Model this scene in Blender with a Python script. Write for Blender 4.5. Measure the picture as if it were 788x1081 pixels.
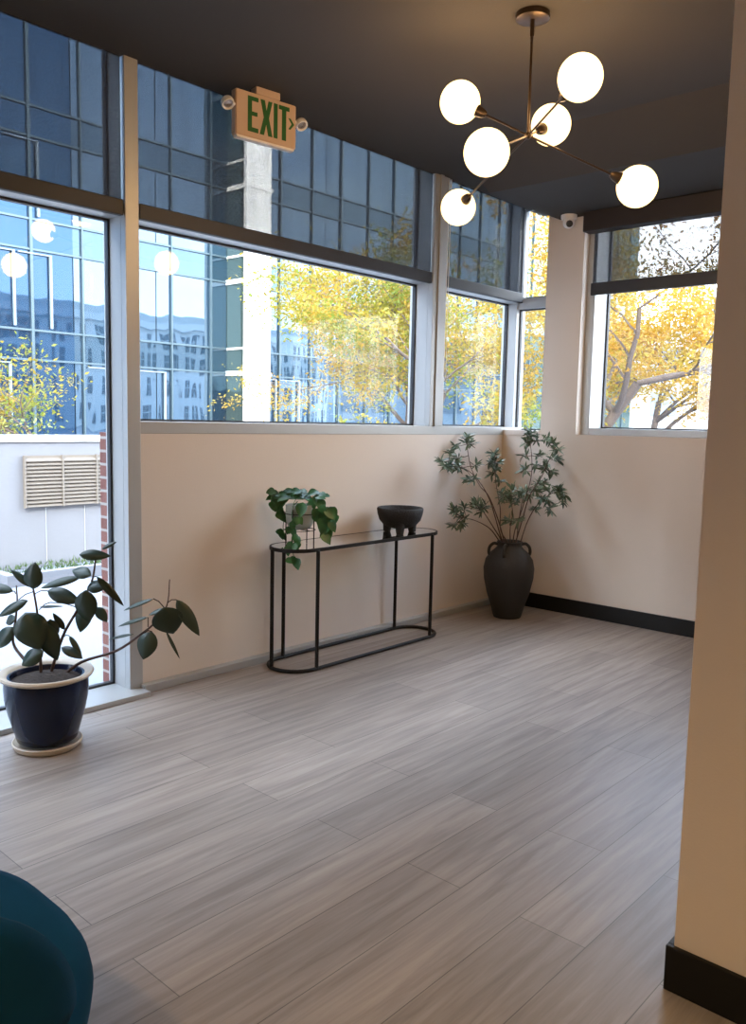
import bpy, bmesh, math, random
from mathutils import Vector, Matrix
random.seed(7)
S = bpy.context.scene
for o in list(bpy.data.objects): bpy.data.objects.remove(o)
C = S.collection
PI = math.pi

# ------------------------------------------------------------------ camera
CR = Vector((0.7404, 0.6718, 0.0214)).normalized()
CW = Vector((-0.6667, 0.7374, -0.1083)).normalized()
CU = CR.cross(CW).normalized()
CR = CW.cross(CU).normalized()
CAMH = 1.55
FPX = 881.19
cam = bpy.data.cameras.new('camera'); co = bpy.data.objects.new('camera', cam); C.objects.link(co)
m = Matrix((CR, CU, -CW)).transposed().to_4x4(); m.translation = Vector((0, 0, CAMH)); co.matrix_world = m
cam.sensor_fit = 'VERTICAL'; cam.sensor_height = 24; cam.lens = FPX/1081*24; cam.clip_start = 0.05; cam.clip_end = 500
S.camera = co

# ------------------------------------------------------------------ world, sun, exposure
S.view_settings.view_transform = 'Standard'; S.view_settings.look = 'None'
S.view_settings.gamma = 1; S.view_settings.use_curve_mapping = False
S.view_settings.exposure = 2.0
wd = bpy.data.worlds.new('sky'); S.world = wd; wd.use_nodes = True
nt = wd.node_tree; N = nt.nodes; L = nt.links; N.clear()
out = N.new('ShaderNodeOutputWorld'); bg = N.new('ShaderNodeBackground')
tc = N.new('ShaderNodeTexCoord'); sp = N.new('ShaderNodeSeparateXYZ'); rp = N.new('ShaderNodeValToRGB')
L.new(tc.outputs['Generated'], sp.inputs[0])
L.new(sp.outputs['Z'], rp.inputs[0])
rp.color_ramp.elements[0].position = 0.0; rp.color_ramp.elements[0].color = (0.97, 0.97, 1.0, 1)
rp.color_ramp.elements[1].position = 0.55; rp.color_ramp.elements[1].color = (0.42, 0.55, 0.78, 1)
nz = N.new('ShaderNodeTexNoise'); nz.inputs['Scale'].default_value = 3.2; nz.inputs['Detail'].default_value = 6
mp = N.new('ShaderNodeMapping'); mp.inputs['Scale'].default_value = (1, 1, 2.6)
L.new(tc.outputs['Generated'], mp.inputs[0]); L.new(mp.outputs[0], nz.inputs['Vector'])
r2 = N.new('ShaderNodeValToRGB'); r2.color_ramp.elements[0].position = .48; r2.color_ramp.elements[1].position = .66
L.new(nz.outputs[0], r2.inputs[0])
mx = N.new('ShaderNodeMixRGB'); mx.inputs[2].default_value = (1, 1, 1, 1)
L.new(r2.outputs[0], mx.inputs[0]); L.new(rp.outputs[0], mx.inputs[1]); L.new(mx.outputs[0], bg.inputs[0])
bg.inputs[1].default_value = 4.2
L.new(bg.outputs[0], out.inputs[0])
sl = bpy.data.lights.new('sun', 'SUN'); sl.energy = 1.5; sl.angle = 0.02; sl.color = (1, .93, .82)
so = bpy.data.objects.new('sun', sl); C.objects.link(so)
so.rotation_euler = Vector((-0.62, 0.60, -0.50)).to_track_quat('-Z', 'Y').to_euler()

# ------------------------------------------------------------------ helpers
def link(name, me, mats, parent=None):
    o = bpy.data.objects.new(name, me); C.objects.link(o)
    if not isinstance(mats, (list, tuple)): mats = [mats]
    for mm in mats: me.materials.append(mm)
    if parent:
        o.parent = parent; o.matrix_parent_inverse = Matrix.Translation(-parent.location)
    return o
def obj(name, bm, mats, parent=None, smooth=None):
    me = bpy.data.meshes.new(name)
    bmesh.ops.recalc_face_normals(bm, faces=bm.faces)
    bm.to_mesh(me); bm.free()
    if smooth is not None:
        for p in me.polygons: p.use_smooth = True
        if smooth < 180:
            try: me.set_sharp_from_angle(angle=math.radians(smooth))
            except Exception: pass
    return link(name, me, mats, parent)
def thing(name, label, cat, loc=(0, 0, 0), group=None, kind=None):
    o = bpy.data.objects.new(name, None); C.objects.link(o); o.location = loc; o.empty_display_size = .05
    if kind: o['kind'] = kind
    else: o['label'] = label; o['category'] = cat
    if group: o['group'] = group
    bpy.context.view_layer.update()
    return o
def tag(o, label, cat, group=None):
    o['label'] = label; o['category'] = cat
    if group: o['group'] = group
    return o
def struct(name, bm, mat, parent=None):
    o = obj(name, bm, mat, parent)
    if not parent: o['kind'] = 'structure'
    return o
def BM(): return bmesh.new()
def box(bm, a, b, bev=0):
    x0, y0, z0 = [min(a[i], b[i]) for i in range(3)]; x1, y1, z1 = [max(a[i], b[i]) for i in range(3)]
    v = [bm.verts.new(p) for p in ((x0,y0,z0),(x1,y0,z0),(x1,y1,z0),(x0,y1,z0),(x0,y0,z1),(x1,y0,z1),(x1,y1,z1),(x0,y1,z1))]
    fs = [bm.faces.new([v[i] for i in q]) for q in ((0,3,2,1),(4,5,6,7),(0,1,5,4),(1,2,6,5),(2,3,7,6),(3,0,4,7))]
    if bev:
        es = list({e for f in fs for e in f.edges})
        bmesh.ops.bevel(bm, geom=es, offset=bev, segments=2, affect='EDGES', profile=.5)
    return bm
def bx(a, b, bev=0): return box(BM(), a, b, bev)
def tube(bm, pts, rad, n=8, caps=True, closed=False):
    pts = [Vector(p) for p in pts]
    rads = rad if isinstance(rad, (list, tuple)) else [rad]*len(pts)
    rings = []; prev = None; cnt = len(pts)
    for i, p in enumerate(pts):
        if closed: t = (pts[(i+1) % cnt]-pts[i-1]).normalized()
        elif i == 0: t = (pts[1]-p).normalized()
        elif i == cnt-1: t = (p-pts[i-1]).normalized()
        else: t = (pts[i+1]-pts[i-1]).normalized()
        if prev is None:
            a = Vector((0, 0, 1)) if abs(t.z) < .9 else Vector((1, 0, 0))
            nrm = t.cross(a).normalized()
        else:
            nrm = (prev-t*prev.dot(t)).normalized()
        prev = nrm; bn = t.cross(nrm)
        rings.append([bm.verts.new(p+(nrm*math.cos(2*PI*k/n)+bn*math.sin(2*PI*k/n))*rads[i]) for k in range(n)])
    for i in range(cnt if closed else cnt-1):
        A, B = rings[i], rings[(i+1) % cnt]
        for k in range(n): bm.faces.new((A[k], A[(k+1) % n], B[(k+1) % n], B[k]))
    if caps and not closed:
        bm.faces.new(rings[0][::-1]); bm.faces.new(rings[-1])
    return bm
def lathe(bm, prof, c=(0, 0, 0), n=40, M=None):
    c = Vector(c); rings = []
    for r, z in prof:
        if r < 1e-5: rings.append([bm.verts.new((0, 0, z))])
        else: rings.append([bm.verts.new((r*math.cos(2*PI*k/n), r*math.sin(2*PI*k/n), z)) for k in range(n)])
    for A, B in zip(rings, rings[1:]):
        for k in range(n):
            a = [A[0]] if len(A) == 1 else [A[k], A[(k+1) % n]]
            b = [B[0]] if len(B) == 1 else [B[(k+1) % n], B[k]]
            f = a+b
            if len(f) >= 3: bm.faces.new(f)
    for R in rings:
        for v in R:
            p = v.co.copy()
            if M: p = M @ p
            v.co = p+c
    return bm
def prism(bm, poly, o, eu, ev, en, depth):
    """polygon (u,v) extruded by depth along en, from origin o"""
    o = Vector(o)
    A = [bm.verts.new(o+eu*u+ev*v) for u, v in poly]; B = [bm.verts.new(o+eu*u+ev*v+en*depth) for u, v in poly]
    bm.faces.new(A[::-1]); bm.faces.new(B)
    k = len(poly)
    for i in range(k): bm.faces.new((A[i], A[(i+1) % k], B[(i+1) % k], B[i]))
    return bm
def catmull(P, n=6):
    P = [Vector(p) for p in P]; P = [P[0]*2-P[1]]+P+[P[-1]*2-P[-2]]; o = []
    for i in range(1, len(P)-2):
        for k in range(n):
            t = k/n; a, b, c, d = P[i-1:i+3]
            o.append(.5*((2*b)+(c-a)*t+(2*a-5*b+4*c-d)*t*t+(3*b-a-3*c+d)*t**3))
    o.append(P[-2]); return o
def ray(px, py): return CW+CR*((px-394)/FPX)-CU*((py-540.5)/FPX)
def at(px, py, depth): return Vector((0, 0, CAMH))+ray(px, py)*depth

# ------------------------------------------------------------------ materials
def mat(name, col, rough=.5, metal=0, spec=.5, bump=None, vary=None, coat=0):
    m = bpy.data.materials.new(name); m.use_nodes = True; n = m.node_tree.nodes; l = m.node_tree.links
    b = n['Principled BSDF']; b.inputs['Base Color'].default_value = (*col, 1); b.inputs['Roughness'].default_value = rough
    b.inputs['Metallic'].default_value = metal; b.inputs['Specular IOR Level'].default_value = spec
    if coat: b.inputs['Coat Weight'].default_value = coat
    t = n.new('ShaderNodeTexCoord')
    if vary:
        sc, amt = vary
        z = n.new('ShaderNodeTexNoise'); z.inputs['Scale'].default_value = sc; z.inputs['Detail'].default_value = 5
        l.new(t.outputs['Object'], z.inputs['Vector'])
        x = n.new('ShaderNodeMixRGB'); x.inputs[1].default_value = (*[c*(1-amt) for c in col], 1); x.inputs[2].default_value = (*[min(1, c*(1+amt)) for c in col], 1)
        l.new(z.outputs[0], x.inputs[0]); l.new(x.outputs[0], b.inputs['Base Color'])
    if bump:
        sc, st = bump
        z = n.new('ShaderNodeTexNoise'); z.inputs['Scale'].default_value = sc; z.inputs['Detail'].default_value = 4
        l.new(t.outputs['Object'], z.inputs['Vector'])
        q = n.new('ShaderNodeBump'); q.inputs['Strength'].default_value = st; q.inputs['Distance'].default_value = .02
        l.new(z.outputs[0], q.inputs['Height']); l.new(q.outputs[0], b.inputs['Normal'])
    return m
def emis(name, col, st):
    m = bpy.data.materials.new(name); m.use_nodes = True; n = m.node_tree.nodes; l = m.node_tree.links
    n.clear(); e = n.new('ShaderNodeEmission'); o = n.new('ShaderNodeOutputMaterial')
    e.inputs[0].default_value = (*col, 1); e.inputs[1].default_value = st; l.new(e.outputs[0], o.inputs[0]); return m
def glass(name, tint=(1, 1, 1), refl=1.0, rough=0.0):
    m = bpy.data.materials.new(name); m.use_nodes = True; n = m.node_tree.nodes; l = m.node_tree.links
    n.clear(); o = n.new('ShaderNodeOutputMaterial'); t = n.new('ShaderNodeBsdfTransparent'); g = n.new('ShaderNodeBsdfGlossy')
    x = n.new('ShaderNodeMixShader'); ge = n.new('ShaderNodeNewGeometry')
    dt = n.new('ShaderNodeVectorMath'); dt.operation = 'DOT_PRODUCT'; l.new(ge.outputs['Incoming'], dt.inputs[0]); l.new(ge.outputs['Normal'], dt.inputs[1])
    ab = n.new('ShaderNodeMath'); ab.operation = 'ABSOLUTE'; l.new(dt.outputs['Value'], ab.inputs[0])
    om = n.new('ShaderNodeMath'); om.operation = 'SUBTRACT'; om.inputs[0].default_value = 1; l.new(ab.outputs[0], om.inputs[1])
    pw = n.new('ShaderNodeMath'); pw.operation = 'POWER'; pw.inputs[1].default_value = 5; l.new(om.outputs[0], pw.inputs[0])
    fr = n.new('ShaderNodeMath'); fr.operation = 'MULTIPLY_ADD'; fr.inputs[1].default_value = .96; fr.inputs[2].default_value = .04; l.new(pw.outputs[0], fr.inputs[0])
    mu = n.new('ShaderNodeMath'); mu.operation = 'MULTIPLY'; mu.inputs[1].default_value = refl
    t.inputs[0].default_value = (*tint, 1); g.inputs['Roughness'].default_value = rough
    l.new(fr.outputs[0], mu.inputs[0]); l.new(mu.outputs[0], x.inputs[0]); l.new(t.outputs[0], x.inputs[1]); l.new(g.outputs[0], x.inputs[2])
    l.new(x.outputs[0], o.inputs[0]); return m
def fabric(name, open_, col, trans):
    """woven solar screen: open weave seen through, yarn diffuse + translucent"""
    m = bpy.data.materials.new(name); m.use_nodes = True; n = m.node_tree.nodes; l = m.node_tree.links
    n.clear(); o = n.new('ShaderNodeOutputMaterial'); t = n.new('ShaderNodeBsdfTransparent')
    d = n.new('ShaderNodeBsdfDiffuse'); d.inputs[0].default_value = (*col, 1)
    tr = n.new('ShaderNodeBsdfTranslucent'); tr.inputs[0].default_value = (*trans, 1)
    a = n.new('ShaderNodeAddShader'); l.new(d.outputs[0], a.inputs[0]); l.new(tr.outputs[0], a.inputs[1])
    x = n.new('ShaderNodeMixShader')
    tc = n.new('ShaderNodeTexCoord'); nz = n.new('ShaderNodeTexNoise'); nz.inputs['Scale'].default_value = 6
    mp = n.new('ShaderNodeMapping'); mp.inputs['Scale'].default_value = (1, 3, .3)
    l.new(tc.outputs['Object'], mp.inputs[0]); l.new(mp.outputs[0], nz.inputs['Vector'])
    mr = n.new('ShaderNodeMapRange'); mr.inputs['From Min'].default_value = .3; mr.inputs['From Max'].default_value = .7
    mr.inputs['To Min'].default_value = 1-open_-.015; mr.inputs['To Max'].default_value = 1-open_+.015
    l.new(nz.outputs[0], mr.inputs[0]); l.new(mr.outputs[0], x.inputs[0])
    l.new(t.outputs[0], x.inputs[1]); l.new(a.outputs[0], x.inputs[2]); l.new(x.outputs[0], o.inputs[0]); return m
def leafmat(name, col, col2, rough=.4, trans=.0, scale=3, back=None):
    m = bpy.data.materials.new(name); m.use_nodes = True; n = m.node_tree.nodes; l = m.node_tree.links
    b = n['Principled BSDF']; b.inputs['Roughness'].default_value = rough
    t = n.new('ShaderNodeTexCoord'); z = n.new('ShaderNodeTexNoise'); z.inputs['Scale'].default_value = scale; z.inputs['Detail'].default_value = 3
    l.new(t.outputs['Object'], z.inputs['Vector'])
    rr = n.new('ShaderNodeValToRGB'); rr.color_ramp.elements[0].position = .38; rr.color_ramp.elements[1].position = .62
    rr.color_ramp.elements[0].color = (*col, 1); rr.color_ramp.elements[1].color = (*col2, 1)
    l.new(z.outputs[0], rr.inputs[0]); l.new(rr.outputs[0], b.inputs['Base Color'])
    if trans:
        tr = n.new('ShaderNodeBsdfTranslucent'); l.new(rr.outputs[0], tr.inputs[0]); x = n.new('ShaderNodeMixShader')
        x.inputs[0].default_value = trans; l.new(b.outputs[0], x.inputs[1]); l.new(tr.outputs[0], x.inputs[2])
        l.new(x.outputs[0], n['Material Output'].inputs[0])
    return m

M = {}
M['paint'] = mat('warm_beige_paint', (.68, .61, .545), .6, bump=(160, .06))
M['paint_tan'] = M['paint']
M['ceil'] = mat('dark_grey_ceiling_paint', (.050, .046, .042), .85, spec=.2, bump=(90, .05))
M['alu'] = mat('grey_aluminium', (.42, .43, .43), .42, .35)
M['gasket'] = mat('black_gasket', (.02, .022, .027), .5)
M['black'] = mat('black_baseboard_paint', (.004, .004, .0045), .5, spec=.3)
M['blackmetal'] = mat('black_powder_coated_metal', (.006, .0055, .0055), .5, 0, .3)
M['bronze'] = mat('dark_bronze_metal', (.06, .042, .03), .35, .8)
M['glass'] = glass('window_glass', (.96, .98, .98), .75)
M['tableglass'] = glass('table_glass', (.86, .9, .88), 2.2)
M['screen'] = fabric('blind_screen_fabric', .32, (.03, .033, .038), (.016, .018, .021))
M['blindbar'] = mat('charcoal_blind_fabric_bar', (.028, .029, .032), .55)
M['brownbox'] = mat('dark_brown_blind_cassette', (.025, .018, .015), .5)
gm_ = emis('glowing_opal_glass', (1.0, .64, .25), 1.2); M['globe'] = gm_
_n = gm_.node_tree.nodes; _l = gm_.node_tree.links; _x = _n.new('ShaderNodeMixShader'); _x.inputs[0].default_value = .85; _t = _n.new('ShaderNodeBsdfTransparent')
_l.new(_t.outputs[0], _x.inputs[1]); _l.new(_n['Emission'].outputs[0], _x.inputs[2]); _l.new(_x.outputs[0], _n['Material Output'].inputs[0])
M['white'] = mat('white_plastic', (.75, .73, .70), .4)
M['signcase'] = mat('sign_housing_plastic', (.52, .38, .28), .6)
M['green'] = mat('sign_green_letters', (.01, .10, .02), .5)
M['teal'] = mat('teal_velvet', (.003, .050, .115), .9, spec=.1, vary=(6, .25), bump=(300, .1)); M['teal'].node_tree.nodes['Principled BSDF'].inputs['Sheen Weight'].default_value = .0
M['navy'] = mat('navy_blue_glaze', (.003, .009, .034), .2, spec=.3, vary=(5, .4))
M['cream'] = mat('cream_glaze', (.52, .44, .34), .35)
M['saucer'] = mat('cream_ceramic_saucer', (.50, .43, .34), .5)
M['soil'] = mat('dark_potting_soil', (.035, .024, .018), .95, bump=(60, 1.0), vary=(40, .6))
M['urn'] = mat('matte_black_clay', (.019, .018, .017), .62, bump=(45, .15))
M['stone'] = mat('black_stone', (.008, .008, .009), .6, bump=(120, .5))
M['potwhite'] = mat('pale_stone_planter', (.36, .40, .37), .6)
M['rubber'] = leafmat('dark_rubber_leaf', (.008, .020, .012), (.014, .034, .018), .36)
M['rubberl'] = leafmat('grey_green_leaf_back', (.022, .045, .03), (.035, .06, .04), .4)
M['stem'] = mat('brown_stem', (.07, .035, .025), .6)
M['stemdark'] = mat('dark_stem', (.035, .022, .016), .6)
M['olive'] = leafmat('grey_green_slim_leaf', (.06, .10, .07), (.15, .20, .12), .45, .15, 9)
M['pothos'] = leafmat('glossy_green_heart_leaf', (.018, .085, .028), (.045, .16, .045), .32, .1, 14)
M['yellow'] = leafmat('yellow_autumn_leaf', (.33, .16, .012), (.34, .25, .03), .6, .5, 1.1)
M['yellowgreen'] = leafmat('yellow_green_autumn_leaf', (.34, .20, .015), (.15, .19, .02), .6, .5, .9)
M['bark'] = mat('grey_brown_bark', (.085, .06, .045), .9, bump=(20, .6), vary=(8, .3))
M['hedge'] = leafmat('hedge_leaf', (.02, .04, .012), (.25, .25, .04), .6, .1, 5)
M['conc'] = mat('pale_concrete', (.17, .17, .18), .8, vary=(1.2, .12), bump=(30, .1))
M['louver'] = mat('tan_louvre_metal', (.15, .125, .10), .5)
M['pave'] = mat('pale_paving', (.19, .20, .225), .6, vary=(2, .12))
M['facmull'] = mat('pale_mullion_metal', (.055, .085, .10), .35, .4)
M['creamclad'] = mat('cream_cladding', (.85, .80, .70), .6)
M['whitestone'] = mat('white_stone', (.70, .69, .66), .7)
M['jamb'] = mat('pale_blue_jamb', (.16, .20, .23), .5)
M['darkwin'] = mat('dark_window_glass', (.04, .07, .10), .1)
M['distant'] = mat('pale_grey_render', (.55, .56, .56), .8, vary=(.3, .15))

def facglass(name, col, tint, fac, wave=.02):
    m = bpy.data.materials.new(name); m.use_nodes = True; n = m.node_tree.nodes; l = m.node_tree.links
    n.clear(); o = n.new('ShaderNodeOutputMaterial'); d = n.new('ShaderNodeBsdfDiffuse'); g = n.new('ShaderNodeBsdfGlossy')
    x = n.new('ShaderNodeMixShader'); x.inputs[0].default_value = fac
    d.inputs[0].default_value = (*col, 1); g.inputs[0].default_value = (*tint, 1); g.inputs['Roughness'].default_value = .015
    tcn = n.new('ShaderNodeTexCoord'); z = n.new('ShaderNodeTexNoise'); z.inputs['Scale'].default_value = .8; z.inputs['Detail'].default_value = 1
    b = n.new('ShaderNodeBump'); b.inputs['Strength'].default_value = .6; b.inputs['Distance'].default_value = wave
    mp = n.new('ShaderNodeMapping'); mp.inputs['Scale'].default_value = (1, 1.4, .35)
    l.new(tcn.outputs['Object'], mp.inputs[0]); l.new(mp.outputs[0], z.inputs['Vector']); l.new(z.outputs[0], b.inputs['Height']); l.new(b.outputs[0], g.inputs['Normal'])
    l.new(d.outputs[0], x.inputs[1]); l.new(g.outputs[0], x.inputs[2]); l.new(x.outputs[0], o.inputs[0]); return m
M['fg_dark_refl'] = facglass('blue_glass_painted_dark_reflection', (.006, .018, .036), (.12, .22, .36), .20)  # darker colour and weaker gloss paint in the reflection of a dark tower
M['fg_mid'] = facglass('blue_reflective_glass', (.010, .022, .036), (.27, .39, .52), .27)
M['fg_green'] = facglass('green_tinted_glass', (.045, .065, .06), (.30, .38, .36), .28)
M['fg_spand'] = facglass('blue_spandrel_glass', (.010, .022, .034), (.21, .31, .41), .22)

def floor_mat():
    m = bpy.data.materials.new('grey_wood_planks'); m.use_nodes = True; n = m.node_tree.nodes; l = m.node_tree.links
    b = n['Principled BSDF']; b.inputs['Roughness'].default_value = .42; b.inputs['Specular IOR Level'].default_value = .55
    g = n.new('ShaderNodeNewGeometry'); mp = n.new('ShaderNodeMapping')
    mp.inputs['Rotation'].default_value = (0, 0, -PI/2); mp.inputs['Location'].default_value = (0.30, -0.165+.008, 0)
    l.new(g.outputs['Position'], mp.inputs[0])
    # after rotation: x' = y , y' = -x
    br = n.new('ShaderNodeTexBrick'); br.offset = .37; br.offset_frequency = 2
    br.inputs['Scale'].default_value = 1; br.inputs['Brick Width'].default_value = 1.52; br.inputs['Row Height'].default_value = .23
    br.inputs['Mortar Size'].default_value = .0016; br.inputs['Mortar Smooth'].default_value = .3; br.inputs['Bias'].default_value = 0
    br.inputs['Color1'].default_value = (.255, .222, .198, 1); br.inputs['Color2'].default_value = (.335, .293, .262, 1); br.inputs['Mortar'].default_value = (.09, .08, .07, 1)
    l.new(mp.outputs[0], br.inputs['Vector'])
    # grain: noise stretched along y
    m2 = n.new('ShaderNodeMapping'); m2.inputs['Scale'].default_value = (26, 1.5, 1); l.new(g.outputs['Position'], m2.inputs[0])
    z = n.new('ShaderNodeTexNoise'); z.inputs['Scale'].default_value = 1; z.inputs['Detail'].default_value = 8; z.inputs['Roughness'].default_value = .62; z.inputs['Distortion'].default_value = .5
    l.new(m2.outputs[0], z.inputs['Vector'])
    rr = n.new('ShaderNodeValToRGB'); rr.color_ramp.elements[0].position = .34; rr.color_ramp.elements[1].position = .66
    rr.color_ramp.elements[0].color = (.68, .66, .65, 1); rr.color_ramp.elements[1].color = (1.14, 1.13, 1.12, 1)
    l.new(z.outputs[0], rr.inputs[0])
    mu = n.new('ShaderNodeMixRGB'); mu.blend_type = 'MULTIPLY'; mu.inputs[0].default_value = 1
    l.new(br.outputs[0], mu.inputs[1]); l.new(rr.outputs[0], mu.inputs[2]); l.new(mu.outputs[0], b.inputs['Base Color'])
    bp = n.new('ShaderNodeBump'); bp.inputs['Strength'].default_value = .12; bp.inputs['Distance'].default_value = .004
    l.new(z.outputs[0], bp.inputs['Height']); l.new(bp.outputs[0], b.inputs['Normal'])
    return m
M['floor'] = floor_mat()
def brick_mat():
    m = bpy.data.materials.new('red_brick'); m.use_nodes = True; n = m.node_tree.nodes; l = m.node_tree.links
    b = n['Principled BSDF']; b.inputs['Roughness'].default_value = .85
    t = n.new('ShaderNodeNewGeometry'); s = n.new('ShaderNodeSeparateXYZ'); l.new(t.outputs['Position'], s.inputs[0])
    ad = n.new('ShaderNodeMath'); l.new(s.outputs[0], ad.inputs[0]); l.new(s.outputs[1], ad.inputs[1])
    cb = n.new('ShaderNodeCombineXYZ'); l.new(ad.outputs[0], cb.inputs[0]); l.new(s.outputs[2], cb.inputs[1])
    br = n.new('ShaderNodeTexBrick'); br.inputs['Scale'].default_value = 1; br.inputs['Brick Width'].default_value = .22; br.inputs['Row Height'].default_value = .075
    br.inputs['Mortar Size'].default_value = .008; br.inputs['Color1'].default_value = (.13, .045, .035, 1); br.inputs['Color2'].default_value = (.17, .065, .05, 1); br.inputs['Mortar'].default_value = (.28, .26, .24, 1)
    l.new(cb.outputs[0], br.inputs['Vector']); l.new(br.outputs[0], b.inputs['Base Color']); return m
M['brick'] = brick_mat()

# ------------------------------------------------------------------ setting
XW, XG, YB, ZC = -4.04, -4.2, 6.12, 3.40
struct('floor', bx((XG-.05, -3.2, -.14), (3.2, 6.6, 0)), M['floor'])
ZT = ZC+.22
cb = bx((XW-.035, -3.2, ZC), (3.2, 6.7, ZC+.25)); box(cb, (XG-.1, -3.2, ZT), (XW-.035, 6.7, ZC+.25)); struct('ceiling', cb, M['ceil'])
b = prism(BM(), [(4.75, ZC), (5.12, 3.19), (6.44, 3.19), (6.44, ZC)], (-3.57, 0, 0), Vector((0, 1, 0)), Vector((0, 0, 1)), Vector((1, 0, 0)), 2.755); struct('trim_1', b, M['ceil'])            # dropped soffit
# wall under the left windows
struct('wall_left', bx((XG+.03, 2.53, 0), (XW, 6.44, 1.455)), M['paint'])
struct('wall_outside', bx((XG-.13, 2.47, -.17), (XG+.03, 6.7, 1.455)), M['brick'])
b = BM(); box(b, (XW, YB, 0), (-.8, 6.5, 1.455)); box(b, (-3.67, YB, 1.455), (-3.345, 6.5, 3.4)); box(b, (-1.25, YB, 1.455), (-.8, 6.5, 3.4))
box(b, (-3.345, YB, 3.14), (-1.25, 6.5, 3.4)); box(b, (-3.345, YB, 1.455), (-1.25, 6.22, 1.475))
struct('wall_back', b, M['paint'])
struct('wall_right', bx((-.815, 2.18, 0), (3.2, 6.5, ZC)), M['paint'])
struct('wall_side', bx((3.0, -3.2, 0), (3.2, 2.18, ZC)), M['paint'])
struct('wall_rear', bx((XG, -3.2, 0), (3.0, -3.0, ZC)), M['paint'])
struct('baseboard_back', bx((-4.02, YB-.016, 0), (-.815, YB, .125), .003), M['black'])
b = BM(); box(b, (-.833, 2.164, 0), (3.0, 2.18, .13), .003); box(b, (-.833, 2.18, 0), (-.815, YB-.016, .13), .003)
struct('baseboard_right', b, M['black'])
struct('baseboard_left', bx((XW, 2.53, 0), (-3.985, YB-.016, .045), .003), M['alu'])
# metal ledge under the tall glazing
b = BM(); box(b, (XG-.03, -3.0, -.02), (-3.925, 2.53, .028), .003); struct('trim_2', b, M['alu'])
# sill bands
b = BM(); box(b, (XG+.02, 2.53, 1.455), (XW+.004, 6.44, 1.522), .003); struct('trim_3', b, M['alu'])
b = BM(); box(b, (XW+.004, YB-.004, 1.455), (-3.67, 6.44, 1.50), .003); struct('trim_4', b, M['paint'])

def window(n, plane, a0, a1, z0, z1, depth, tr=None, frame=.05, side=1):
    """plane: ('x',X) or ('y',Y): glass plane; a0..a1 extent; transom list of (z0,z1)"""
    w = thing('window_%d' % n, '', '', ((plane[1], a0, z0) if plane[0] == 'x' else (a0, plane[1], z0)), kind='structure')
    def bxx(bm, u0, u1, za, zb, d0, d1, bev=.002):
        if plane[0] == 'x': box(bm, (plane[1]+d0, u0, za), (plane[1]+d1, u1, zb), bev)
        else: box(bm, (u0, plane[1]-d0, za), (u1, plane[1]-d1, zb), bev)
    g = BM(); bands = sorted(tr or [])
    b = BM()
    for za, zb in bands: bxx(b, a0, a1, za, zb, -.03, depth-.02)
    if b.verts: obj('window_transom', b, M['alu'], w)
    else: b.free()
    k = BM(); t = .012
    zs = [z0]+[q for bnd in bands for q in bnd]+[z1]
    for i in range(0, len(zs), 2):
        za, zb = zs[i], zs[i+1]
        bxx(k, a0, a0+t, za, zb, -.02, .012, 0); bxx(k, a1-t, a1, za, zb, -.02, .012, 0)
        bxx(k, a0+t, a1-t, za, za+t, -.02, .012, 0); bxx(k, a0+t, a1-t, zb-t, zb, -.02, .012, 0)
        g = BM(); bxx(g, a0+t, a1-t, za+t, zb-t, -.004, .002, 0)
        obj('window_pane', g, M['glass'], w)
    obj('window_gasket', k, M['gasket'], w)
    return w
TR = [(2.60, 2.68)]
window(1, ('x', XG), -.03, 2.463, .028, ZT, .15, TR)
window(2, ('x', XG), 2.545, 5.08, 1.522, ZT, .15, TR)
window(3, ('x', XG), 5.25, 6.36, 1.522, ZT, .15, TR)
window(4, ('y', 6.42), -4.10, -3.62, 1.50, ZC, .06, [(2.55, 2.64)])
window(5, ('y', 6.42), -3.27, -1.25, 1.53, 3.14, .2)
struct('wall_daylight_block', bx((XG, -3.0, 0), (XW, -.15, ZC)), M['paint'])  # unseen stretch, built solid to keep daylight off the right wall
# mullion posts
for i, (ya, yb, zb, w) in enumerate([(2.463, 2.545, .028, 1), (5.08, 5.25, 1.522, 1), (-.15, -.03, .028, 1)]):
    b = BM(); box(b, (XG-.05, ya, zb), (XW-.036, yb, ZT)); box(b, (XW-.036, ya, zb), (XW+.012, yb, ZC), .003)
    if i == 1: box(b, (XW+.012, ya+.05, zb), (XW+.026, ya+.085, ZC), .002)
    struct('trim_%d' % (5+i), b, M['alu'])
b = BM(); box(b, (XG-.05, 6.36, 1.50), (-4.10, 6.50, ZT), .003); struct('trim_9', b, M['alu'])
b = BM(); box(b, (-3.345, 6.20, 1.475), (-3.27, 6.44, 3.14), .003); box(b, (-3.27, 6.20, 1.475), (-1.25, 6.44, 1.53), .003); struct('trim_10', b, M['alu'])

# ------------------------------------------------------------------ roller blinds
def blind_x(label, y0, y1, x=XW-.015, box_=False):
    t = thing('roller_blind', label, 'blind', (x, (y0+y1)/2, ZC), 'roller blinds half lowered over the windows')
    obj('blind_fabric', bx((x-.0015, y0, 2.67), (x+.0015, y1, ZC-.001)), M['screen'], t)
    obj('bottom_bar', bx((x-.018, y0-.005, 2.597), (x+.018, y1+.005, 2.68), .006), M['blindbar'], t)
    return t
blind_x('grey see-through roller blind over the tall window at the far left', -.02, 2.455)
t = blind_x('widest grey see-through roller blind, behind the hanging exit sign', 2.56, 5.075)
t = blind_x('narrow grey roller blind over the corner window, left of the room corner', 5.27, 6.35)
b = BM(); tube(b, [(XW+.045, 5.20, 3.38), (XW+.045, 5.20, 1.9)], .0025, 6); tube(b, [(XW+.045, 5.225, 3.38), (XW+.045, 5.225, 1.9)], .0025, 6); tube(b, [(XW+.045, 5.20, 1.9), (XW+.045, 5.212, 1.875), (XW+.045, 5.225, 1.9)], .003, 6)
obj('bead_chain', b, M['white'], t)
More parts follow.
